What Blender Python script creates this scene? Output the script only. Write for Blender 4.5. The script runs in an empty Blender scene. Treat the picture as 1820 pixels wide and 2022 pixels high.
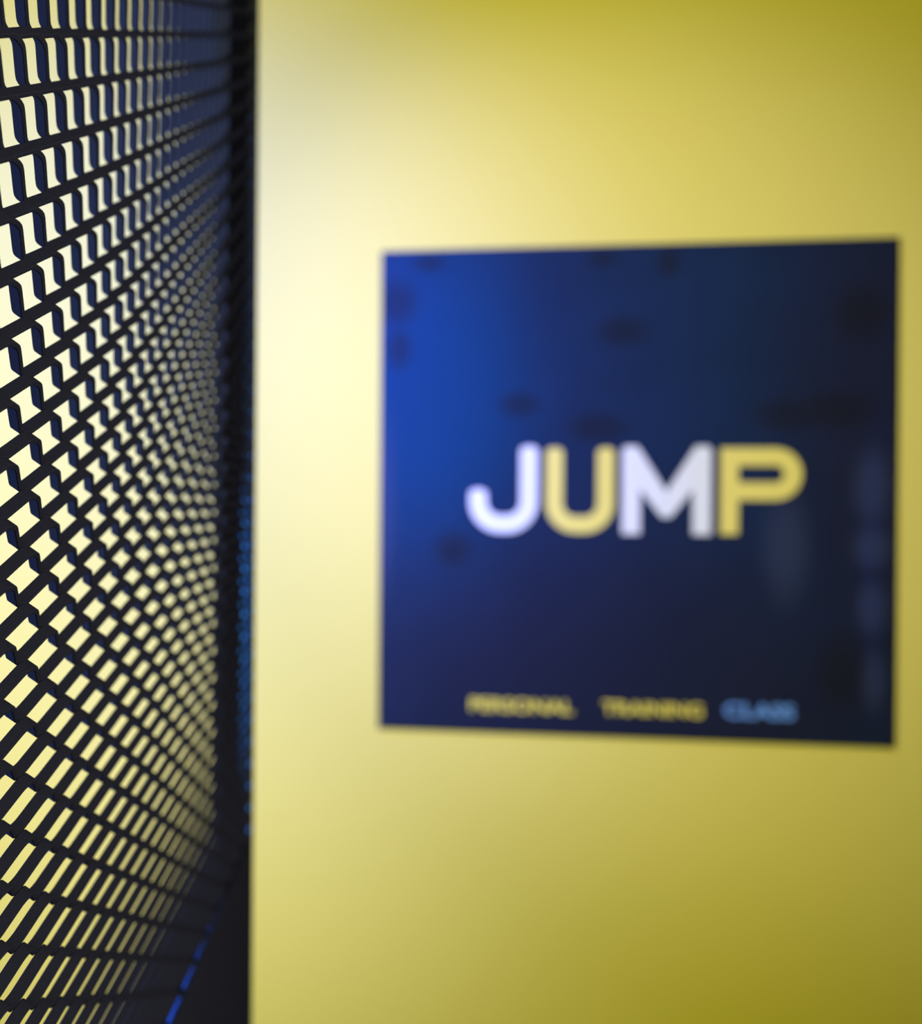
import bpy, bmesh, math
from mathutils import Vector, Matrix, Euler

# ------------------------------------------------------------------ camera
EYE = 1.35                                   # eye height above the floor
cam_d = bpy.data.cameras.new('camera')
cam = bpy.data.objects.new('camera', cam_d)
bpy.context.collection.objects.link(cam)
cam.location = (0, 0, EYE)
cam_d.sensor_fit = 'HORIZONTAL'
cam_d.sensor_width = 36.0
cam_d.lens = 2400 / 1820 * 36.0
cam_d.clip_start = 0.01
PITCH = -math.atan(8 / 2400)
ROLL = math.radians(0.43)
cam.rotation_euler = (Matrix.Rotation(math.pi / 2 + PITCH, 3, 'X') @ Matrix.Rotation(ROLL, 3, 'Z')).to_euler()
cam_d.dof.use_dof = True
cam_d.dof.focus_distance = 0.335
cam_d.dof.aperture_fstop = 9.5
bpy.context.scene.camera = cam

# ------------------------------------------------------------------ world, lamps, exposure
sc = bpy.context.scene
sc.view_settings.view_transform = 'Standard'
sc.view_settings.look = 'None'
sc.view_settings.gamma = 1.0
sc.view_settings.use_curve_mapping = False
sc.view_settings.exposure = 0.0
w = bpy.data.worlds.new('world')
sc.world = w
w.use_nodes = True
w.node_tree.nodes['Background'].inputs['Color'].default_value = (1.0, 0.92, 0.40, 1)
w.node_tree.nodes['Background'].inputs['Strength'].default_value = 0.018


def spot(name, loc, target, color, energy, size, blend, radius):
    d = bpy.data.lights.new(name, 'SPOT')
    d.color = color
    d.energy = energy
    d.spot_size = math.radians(size)
    d.spot_blend = blend
    d.shadow_soft_size = radius
    o = bpy.data.objects.new(name, d)
    bpy.context.collection.objects.link(o)
    o.location = loc
    o.rotation_euler = (Vector(target) - Vector(loc)).to_track_quat('-Z', 'Y').to_euler()
    return o


def on_wall(x, z):
    return (x, 1.743 - 0.166 * x, EYE + z)


# cool spot lamp on the far side of the metal screen, aimed at the wall
spot('cool_spot_lamp', (-0.70, 0.743, EYE + 0.487), on_wall(-0.57, 0.122), (0.0354, 0.0854, 1.0), 171, 88, 1.0, 0.06)
# warm yellow lamp washing the wall
spot('warm_wash_lamp', (-1.747, -0.199, EYE - 0.222), on_wall(-0.404, 0.318), (1.0, 0.93, 0.158), 230, 86.6, 1.0, 0.10)
# unseen white fill light added to brighten the upper middle of the wall
spot('white_fill', (-1.13, 0.40, EYE + 0.90), on_wall(0.248, 0.15), (0.525, 0.487, 1.0), 142, 37, 1.0, 0.05)
# unseen blue fill light added to tint the mesh from its far side
spot('cool_mesh_fill', (-1.30, -0.36, EYE + 0.06), (-0.13, 0.46, EYE + 0.0), (0.17, 0.32, 1.0), 225, 25.5, 0.12, 0.02)
# unseen blue fill light added so the far upright and rail show blue
spot('cool_edge_fill', (-0.90, 0.65, EYE - 0.02), (-0.15, 0.716, EYE - 0.02), (0.18, 0.40, 1.0), 62, 52, 0.2, 0.02)
# unseen fill light added beside the lens to lift the mesh blacks
spot('side_fill', (0.90, -0.10, EYE + 0.20), (-0.13, 0.50, EYE), (0.96, 0.96, 1.0), 58, 75, 0.6, 0.20)

# ------------------------------------------------------------------ helpers
COL = bpy.context.collection


def mat(name, color, rough=0.5, metal=0.0, spec=0.5, grain=0.0, scale=200.0, bump=0.0):
    m = bpy.data.materials.new(name)
    m.use_nodes = True
    nt = m.node_tree
    b = nt.nodes['Principled BSDF']
    b.inputs['Roughness'].default_value = rough
    b.inputs['Metallic'].default_value = metal
    b.inputs['Specular IOR Level'].default_value = spec
    tc = nt.nodes.new('ShaderNodeTexCoord')
    n = nt.nodes.new('ShaderNodeTexNoise')
    n.inputs['Scale'].default_value = scale
    nt.links.new(tc.outputs['Object'], n.inputs['Vector'])
    r = nt.nodes.new('ShaderNodeMapRange')
    r.inputs['To Min'].default_value = 1 - grain
    r.inputs['To Max'].default_value = 1 + grain
    nt.links.new(n.outputs['Fac'], r.inputs['Value'])
    v = nt.nodes.new('ShaderNodeVectorMath')
    v.operation = 'SCALE'
    v.inputs[0].default_value = color
    nt.links.new(r.outputs['Result'], v.inputs['Scale'])
    nt.links.new(v.outputs['Vector'], b.inputs['Base Color'])
    if bump:
        bp = nt.nodes.new('ShaderNodeBump')
        bp.inputs['Strength'].default_value = bump
        bp.inputs['Distance'].default_value = 0.001
        nt.links.new(n.outputs['Fac'], bp.inputs['Height'])
        nt.links.new(bp.outputs['Normal'], b.inputs['Normal'])
    return m


def obj(name, me, m, parent=None, loc=None):
    o = bpy.data.objects.new(name, me)
    COL.objects.link(o)
    if m:
        me.materials.append(m)
    if parent:
        o.parent = parent
    if loc is not None:
        o.location = loc
    return o


def box_bm(bm, lo, hi):
    vs = [bm.verts.new((x, y, z)) for x in (lo[0], hi[0]) for y in (lo[1], hi[1]) for z in (lo[2], hi[2])]
    for f in ((0, 1, 3, 2), (4, 6, 7, 5), (0, 4, 5, 1), (2, 3, 7, 6), (0, 2, 6, 4), (1, 5, 7, 3)):
        bm.faces.new([vs[i] for i in f])


def finish(bm, name, bevel=0.0, segs=2):
    bmesh.ops.recalc_face_normals(bm, faces=bm.faces)
    if bevel:
        bmesh.ops.bevel(bm, geom=list(bm.edges), offset=bevel, segments=segs, affect='EDGES', profile=0.5)
    me = bpy.data.meshes.new(name)
    bm.to_mesh(me)
    bm.free()
    return me


def empty(name, loc, rz=0.0):
    o = bpy.data.objects.new(name, None)
    COL.objects.link(o)
    o.location = loc
    o.rotation_euler = (0, 0, rz)
    return o


# ------------------------------------------------------------------ materials
M_WALL = mat('yellow_wall_paint', (0.80, 0.73, 0.19), rough=0.7, spec=0.0, grain=0.01, scale=3.0)
M_FLOOR = mat('grey_floor', (0.22, 0.22, 0.21), rough=0.6, grain=0.15, scale=6.0)
M_MESH = mat('black_coated_metal', (0.019, 0.0192, 0.025), rough=0.8, spec=0.0, grain=0.10, scale=900.0, bump=0.1)
M_FRAME = mat('navy_coated_frame', (0.03, 0.22, 0.80), rough=0.6, spec=0.05, grain=0.10, scale=300.0)
M_WHITE = mat('white_ink', (0.80, 0.87, 0.98), rough=0.5, spec=0.3, grain=0.01)
M_CREAM = mat('yellow_ink', (0.84, 0.76, 0.20), rough=0.5, spec=0.3, grain=0.01)
M_SMALL_YELLOW = mat('small_yellow_ink', (0.88, 0.78, 0.12), rough=0.5, spec=0.3, grain=0.01)
M_SMALL_BLUE = mat('small_blue_ink', (0.15, 0.36, 1.0), rough=0.5, spec=0.3, grain=0.01)

# ------------------------------------------------------------------ setting
WALL_Y0, WALL_S = 1.743, -0.166               # wall plane: y = WALL_Y0 + WALL_S * x
WALL_ANG = math.atan(WALL_S)
bm = bmesh.new()
box_bm(bm, (-3.0, 0, 0), (2.6, 0.12, 2.9))
wall = obj('wall_back', finish(bm, 'wall_back'), M_WALL)
wall.location = (0, WALL_Y0, 0)
wall.rotation_euler = (0, 0, WALL_ANG)
wall['kind'] = 'structure'
wall['label'] = 'plain yellow wall lit brightest at the upper left, behind the sign'
bm = bmesh.new()
box_bm(bm, (-3.4, -2.0, -0.1), (3.2, 2.4, 0.0))
floor = obj('floor', finish(bm, 'floor'), M_FLOOR)
floor['kind'] = 'structure'

# ------------------------------------------------------------------ expanded metal screen
# local axes of the screen: x = u (into depth), z = v (up), -y = n (towards the lens side)
U_DIR = Vector((-0.0604, 1.0, 0.0)).normalized()
Z0 = 0.320
SX0 = -0.101                                   # sheet passes x = SX0 - .0604 * y
S = 0.05 * 1.006 * Z0                                  # hole pitch upwards
LW = 2 * 0.0651 * Z0                           # hole pitch along the sheet
TH = math.radians(55)                          # tilt of the strands
WD = 0.0036                                    # strand width
TK = 0.0017                                    # strand thickness
FLAT = 0.13                                    # share of a half pitch that is bond
screen = empty('metal_mesh_screen', (SX0, 0, 0), math.atan2(U_DIR.y, U_DIR.x))
screen['label'] = 'dark expanded metal mesh screen standing upright before the yellow wall'
screen['category'] = 'screen'
UREF = 0.3213 * math.hypot(1, 0.0604)          # a hole centre
VREF = EYE + 0.1178 - 0.00126
UEND = 0.905
UBEG = -0.06
VBOT = EYE - 0.2455
VTOP = EYE + 0.56


def strand_profile(s):
    """0..1 over a half pitch, from one bond to the next: flat, slope with rounded corners, flat"""
    a = FLAT / 2
    if s <= a:
        return 0.0
    if s >= 1 - a:
        return 1.0
    q = (s - a) / (1 - 2 * a)
    r = 0.26
    k = 1 / (1 - r)
    if q < r:
        return k * q * q / (2 * r)
    if q > 1 - r:
        return 1 - k * (1 - q) ** 2 / (2 * r)
    return k * (q - r / 2)


def make_mesh():
    ct, st = math.cos(TH), math.sin(TH)
    hw, ht, ch = WD / 2, TK / 2, 0.00022
    sec = [(-hw + ch, -ht), (hw - ch, -ht), (hw, -ht + ch), (hw, ht - ch),
           (hw - ch, ht), (-hw + ch, ht), (-hw, ht - ch), (-hw, -ht + ch)]
    # width direction d = (v: ct, n: -st), thickness direction e = (v: st, n: ct)
    offs = [(a * ct + b * st, -a * st + b * ct) for a, b in sec]
    half = LW / 2
    smp = [0, FLAT / 2, 0.17, 0.21, 0.26, 0.32, 0.5, 0.68, 0.74, 0.79, 0.83, 1 - FLAT / 2]
    i0 = math.floor((UBEG - UREF) / half)
    i1 = math.ceil((UEND - UREF) / half)
    m0 = math.floor((VBOT - VREF) / (S / 2))
    m1 = math.ceil((VTOP - VREF) / (S / 2))
    verts, faces = [], []
    for m in range(m0, m1):
        # hole row m has its holes at i with (i + m) even, its bonds at (i + m) odd
        path = []
        for i in range(i0, i1):
            low = (i + m) % 2 != 0              # ribbon starts at the bond of the lower row?
            for s in smp:
                g = strand_profile(s)
                g = g if low else 1 - g
                lo_v = m * S / 2 + hw * ct
                hi_v = (m + 1) * S / 2 - hw * ct
                lo_n, hi_n = -hw * st, hw * st
                u = UREF + (i + s) * half
                if u < UBEG or u > UEND:
                    continue
                path.append((u, VREF + lo_v + (hi_v - lo_v) * g, lo_n + (hi_n - lo_n) * g))
        base = len(verts)
        for (u, v, n) in path:
            for (dv, dn) in offs:
                # the hand-hung sheet is a touch warped: its near part leans
                lean = 0.0094 * (EYE + 0.113 - v) * min(1.0, max(0.0, (UEND - u) / 0.5))
                verts.append((u, -(n + dn) + lean, v + dv))
        for k in range(len(path) - 1):
            for q in range(8):
                a = base + k * 8 + q
                b = base + k * 8 + (q + 1) % 8
                faces.append((a, b, b + 8, a + 8))
        faces.append(tuple(base + q for q in range(7, -1, -1)))
        e = base + (len(path) - 1) * 8
        faces.append(tuple(e + q for q in range(8)))
    me = bpy.data.meshes.new('expanded_metal')
    me.from_pydata(verts, [], faces)
    bm = bmesh.new()
    bm.from_mesh(me)
    bmesh.ops.remove_doubles(bm, verts=bm.verts, dist=1e-6)
    bmesh.ops.recalc_face_normals(bm, faces=bm.faces)
    bm.to_mesh(me)
    bm.free()
    me.polygons.foreach_set('use_smooth', [True] * len(me.polygons))
    me.set_sharp_from_angle(angle=math.radians(40))
    return me


obj('expanded_metal', make_mesh(), M_MESH, screen)


def bar(name, lo, hi, m, label=None):
    bm = bmesh.new()
    box_bm(bm, lo, hi)
    o = obj(name, finish(bm, name, 0.0006), m, screen)
    if label:
        o['label'] = label
    return o


LEG = 0.014                                    # the frame bars reach away from the lens (+y)
for u0, u1 in ((UEND, UEND + 0.004), (UBEG - 0.004, UBEG)):
    bar('upright', (u0, -0.001, 0.0), (u1, LEG, VTOP + 0.03), M_FRAME, 'blue coated upright')
    bar('edge_strip', (u0 - 0.004, -0.0025, 0.0), (u1 + 0.001, -0.001, VTOP + 0.03), M_MESH, 'black edge strip')
bar('blocking_bar', (0.752, 0.0035, VBOT), (0.871, 0.0055, VTOP + 0.008), M_MESH, 'black bar added behind the mesh to block the bright wall')  # added to hide the bright wall showing through the far holes
bar('bottom_rail', (UBEG, -0.001, VBOT - 0.004), (UEND, LEG, VBOT), M_FRAME, 'blue coated rail')
bar('top_rail', (UBEG, -0.001, VTOP + 0.008), (UEND, LEG, VTOP + 0.012), M_FRAME, 'blue coated rail')
bm = bmesh.new()
box_bm(bm, (UBEG, -0.003, 0.02), (UEND, 0.000, VBOT + 0.0027))
obj('kick_panel', finish(bm, 'kick_panel', 0.0005), M_MESH, screen)

# ------------------------------------------------------------------ sign on the wall
sgn = empty('wall_sign', (0.235, WALL_Y0 + WALL_S * 0.235, EYE + 0.0248), WALL_ANG)
sgn['label'] = 'square dark navy sign with JUMP in white and yellow letters on the wall'
sgn['category'] = 'sign'
SW, SH = 0.3565, 0.345                         # half sizes


def print_material():
    m = bpy.data.materials.new('navy_print')
    m.use_nodes = True
    nt = m.node_tree
    N, Lk = nt.nodes, nt.links
    b = N['Principled BSDF']
    b.inputs['Roughness'].default_value = 0.38
    b.inputs['Specular IOR Level'].default_value = 0.03
    tc = N.new('ShaderNodeTexCoord')
    sep = N.new('ShaderNodeSeparateXYZ')
    Lk.new(tc.outputs['Object'], sep.inputs[0])

    def blot(x, z, rx, rz):
        v = N.new('ShaderNodeVectorMath'); v.operation = 'SUBTRACT'
        Lk.new(tc.outputs['Object'], v.inputs[0]); v.inputs[1].default_value = (x, 0, z)
        s = N.new('ShaderNodeVectorMath'); s.operation = 'MULTIPLY'
        Lk.new(v.outputs[0], s.inputs[0]); s.inputs[1].default_value = (1 / rx, 0, 1 / rz)
        l = N.new('ShaderNodeVectorMath'); l.operation = 'LENGTH'
        Lk.new(s.outputs[0], l.inputs[0])
        r = N.new('ShaderNodeMapRange'); r.interpolation_type = 'SMOOTHSTEP'
        r.inputs['From Min'].default_value = 0.3; r.inputs['From Max'].default_value = 1.5
        r.inputs['To Min'].default_value = 1.0; r.inputs['To Max'].default_value = 0.0
        Lk.new(l.outputs['Value'], r.inputs['Value'])
        return r.outputs[0]

    def add(xs):
        acc = xs[0]
        for x in xs[1:]:
            a = N.new('ShaderNodeMath'); a.operation = 'MAXIMUM'
            Lk.new(acc, a.inputs[0]); Lk.new(x, a.inputs[1]); acc = a.outputs[0]
        return acc

    def mix(fac, a, c):
        x = N.new('ShaderNodeMix'); x.data_type = 'RGBA'
        Lk.new(fac, x.inputs['Factor'])
        for v, sck in ((a, x.inputs[6]), (c, x.inputs[7])):
            if isinstance(v, tuple):
                sck.default_value = v
            else:
                Lk.new(v, sck)
        return x.outputs[2]

    dark = add([blot(*q) for q in (
        (-0.0096, 0.2242, .035, .022), (-0.1553, 0.1221, .028, .018), (-0.0439, 0.0893, .040, .022),
        (-0.2488, -0.0845, .026, .024), (-0.3333, 0.2698, .030, .034), (-0.3291, 0.2038, .018, .030),
        (0.0528, 0.3186, .016, .022), (0.3113, 0.2431, .036, .040), (0.2791, 0.1124, .055, .026),
        (0.2188, 0.1058, .050, .022), (0.2883, -0.2466, .034, .055), (-0.2862, 0.3257, .024, .012),
        (-0.0386, 0.3266, .020, .012))])
    pale = add([blot(*q) for q in (
        (0.3262, 0.009, .026, .050), (0.3268, -0.0736, .026, .030), (0.3274, -0.1561, .022, .035),
        (0.2134, -0.075, .030, .075), (0.330, -0.255, .016, .040), (-0.352, -0.02, .018, .13))])  # the last blot paints a soft haze along the left edge
    n = N.new('ShaderNodeTexNoise'); n.inputs['Scale'].default_value = 9.0; n.inputs['Detail'].default_value = 4
    Lk.new(tc.outputs['Object'], n.inputs['Vector'])
    base = mix(n.outputs['Fac'], (0.010, 0.022, 0.066, 1), (0.013, 0.032, 0.105, 1))
    f1 = N.new('ShaderNodeMath'); f1.operation = 'MULTIPLY'; f1.inputs[1].default_value = 0.55
    Lk.new(dark, f1.inputs[0])
    f2 = N.new('ShaderNodeMath'); f2.operation = 'MULTIPLY'; f2.inputs[1].default_value = 0.38
    Lk.new(pale, f2.inputs[0])
    painted_shade = add([blot(0.02, -0.30, .46, .26), blot(0.36, 0.05, .17, .60)])  # light falloff painted into the print: darker at bottom and right
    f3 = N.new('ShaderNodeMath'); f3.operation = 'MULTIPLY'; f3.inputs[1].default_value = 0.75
    Lk.new(painted_shade, f3.inputs[0])
    painted_light = blot(-0.29, 0.13, .15, .27)  # stronger light painted into the print colour: brighter blue at the left
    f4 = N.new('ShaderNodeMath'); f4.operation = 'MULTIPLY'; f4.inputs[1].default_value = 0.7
    Lk.new(painted_light, f4.inputs[0])
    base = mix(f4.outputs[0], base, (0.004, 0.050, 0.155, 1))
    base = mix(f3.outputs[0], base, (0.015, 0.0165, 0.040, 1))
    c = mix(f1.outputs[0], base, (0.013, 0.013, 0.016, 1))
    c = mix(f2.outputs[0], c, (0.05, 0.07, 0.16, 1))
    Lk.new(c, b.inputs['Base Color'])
    return m


bm = bmesh.new()
box_bm(bm, (-SW, -0.006, -SH), (SW, 0.0, SH))
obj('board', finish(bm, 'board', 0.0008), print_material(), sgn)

T0, T1 = -0.006, -0.0068                        # letters: thin vinyl lying on the board
STK = 0.0124                                    # half stroke


def arc(cx, cz, r, a0, a1, n=10):
    return [(cx + r * math.cos(math.radians(a0 + (a1 - a0) * k / n)),
             cz + r * math.sin(math.radians(a0 + (a1 - a0) * k / n))) for k in range(n + 1)]


def stroke(bm, pts, h, closed=False, round_ends=True):
    """a strip of half width h along pts in the x-z plane, with a little thickness"""
    P = [Vector(p) for p in pts]
    n = len(P)
    Lp, Rp = [], []
    for k in range(n):
        d0 = (P[k] - P[k - 1]).normalized() if k > 0 else None
        d1 = (P[k + 1] - P[k]).normalized() if k < n - 1 else None
        d = d0 if d1 is None else d1 if d0 is None else (d0 + d1).normalized()
        ref = d1 if d1 is not None else d0
        nn = Vector((-d.y, d.x))
        c = max(0.35, nn.dot(Vector((-ref.y, ref.x))))
        Lp.append(P[k] + nn * (h / c))
        Rp.append(P[k] - nn * (h / c))
    outline = list(Lp)
    if round_ends:
        d = (P[-1] - P[-2]).normalized(); nn = Vector((-d.y, d.x))
        outline += [P[-1] + nn * h * math.cos(t) + d * h * 0.55 * math.sin(t) for t in (0.5, 1.05, 1.57, 2.1, 2.64)]
    outline += list(reversed(Rp))
    if round_ends:
        d = (P[0] - P[1]).normalized(); nn = Vector((-d.y, d.x))
        outline += [P[0] + nn * h * math.cos(t) + d * h * 0.55 * math.sin(t) for t in (0.5, 1.05, 1.57, 2.1, 2.64)]
    solid(bm, outline)


def solid(bm, outline, hole=None):
    """an extruded flat shape, with an optional hole"""
    rings = [outline] + ([hole] if hole else [])
    for y, in ((T1,), (T0,)):
        es = []
        for ring in rings:
            vs = [bm.verts.new((p[0], y, p[1])) for p in ring]
            es += [bm.edges.new((vs[k], vs[(k + 1) % len(vs)])) for k in range(len(vs))]
        bmesh.ops.triangle_fill(bm, use_beauty=True, edges=es)
    for ring in rings:
        for k in range(len(ring)):
            p, q = ring[k], ring[(k + 1) % len(ring)]
            bm.faces.new([bm.verts.new((c[0], y, c[1])) for c, y in ((p, T1), (q, T1), (q, T0), (p, T0))])
    bmesh.ops.remove_doubles(bm, verts=bm.verts, dist=1e-6)


TOP, BOT = 0.063, -0.0595
bm = bmesh.new()                                # J
r = 0.032
stroke(bm, [(-0.1400, TOP - .006)] + arc(-0.1400 - r, BOT + STK + r, r, 0, -90) + arc(-0.2125 + r, BOT + STK + r, r, -90, -180) + [(-0.2125, -0.004)], STK)
obj('letter', finish(bm, 'letter'), M_WHITE, sgn)['label'] = 'white letter J'
bm = bmesh.new()                                # U
r = 0.030
stroke(bm, [(-0.1040, TOP - .008)] + arc(-0.1040 + r, BOT + STK + r, r, 180, 270) + arc(-0.0322 - r, BOT + STK + r, r, 270, 360) + [(-0.0322, TOP - .008)], STK * 0.95)
obj('letter', finish(bm, 'letter'), M_CREAM, sgn)['label'] = 'pale yellow letter U'
bm = bmesh.new()                                # M
a, c, h = 0.0034, 0.1003, STK
mx = (a + c) / 2
solid(bm, [(a - h, BOT), (a - h, TOP - .004), (a - h + .004, TOP), (a + h - .004, TOP), (mx, TOP - 0.063), (c - h + .004, TOP), (c + h - .004, TOP),
           (c + h, TOP - .004), (c + h, BOT), (c - h, BOT), (c - h, TOP - 0.060), (mx + .006, BOT + .024), (mx - .006, BOT + .024),
           (a + h, TOP - 0.060), (a + h, BOT)])
obj('letter', finish(bm, 'letter'), M_WHITE, sgn)['label'] = 'white letter M'
bm = bmesh.new()                                # P
x0, x1 = 0.1375, 0.2225
zt, zb = 0.0485, 0.0010
rr = (zt - zb) / 2
h = 0.0121
outer = [(x0 - h, BOT + .001), (x0 - h, zt + h)] + [(x1 - rr + (rr + h) * (p[0] - x1 + rr) / rr, zt - rr + (rr + h) * (p[1] - zt + rr) / rr)
         for p in arc(x1 - rr, zt - rr, rr, 90, -90, 16)] + [(x0 + h, zb - h), (x0 + h, BOT + .001)]
inner = [(x0 + h, zt - h), (x0 + h, zb + h)] + [(x1 - rr + (rr - h) * (p[0] - x1 + rr) / rr, zt - rr + (rr - h) * (p[1] - zt + rr) / rr)
         for p in arc(x1 - rr, zt - rr, rr, -90, 90, 12)]
solid(bm, outer, inner)
obj('letter', finish(bm, 'letter'), M_CREAM, sgn)['label'] = 'pale yellow letter P'


def word(text, x0, x1, zc, hgt, m, label, bold=0.0):
    cu = bpy.data.curves.new('lettering', 'FONT')
    cu.body = text
    cu.extrude = 0.0004
    cu.offset = bold
    t = bpy.data.objects.new('lettering', cu)
    COL.objects.link(t)
    bpy.context.view_layer.update()
    me = bpy.data.meshes.new_from_object(t.evaluated_get(bpy.context.evaluated_depsgraph_get()))
    bpy.data.objects.remove(t)
    xs = [v.co.x for v in me.vertices]
    ys = [v.co.y for v in me.vertices]
    sx = (x1 - x0) / (max(xs) - min(xs))
    sy = hgt / (max(ys) - min(ys))
    for v in me.vertices:
        x, y, z = v.co
        v.co = (x0 + (x - min(xs)) * sx, -0.0064 - z, zc + (y - (min(ys) + max(ys)) / 2) * sy)
    me.materials.clear()
    me.name = 'lettering'
    o = obj('lettering', me, m, sgn)
    o['label'] = label
    return o


word('PERSONAL', -0.222, -0.075, -0.3045, 0.019, M_SMALL_YELLOW, 'small yellow word PERSONAL', 0.022)
word('TRAINING', -0.034, 0.104, -0.3030, 0.019, M_SMALL_YELLOW, 'small yellow word TRAINING', 0.022)
word('CLASS', 0.133, 0.227, -0.3010, 0.021, M_SMALL_BLUE, 'small light blue word CLASS', 0.035)
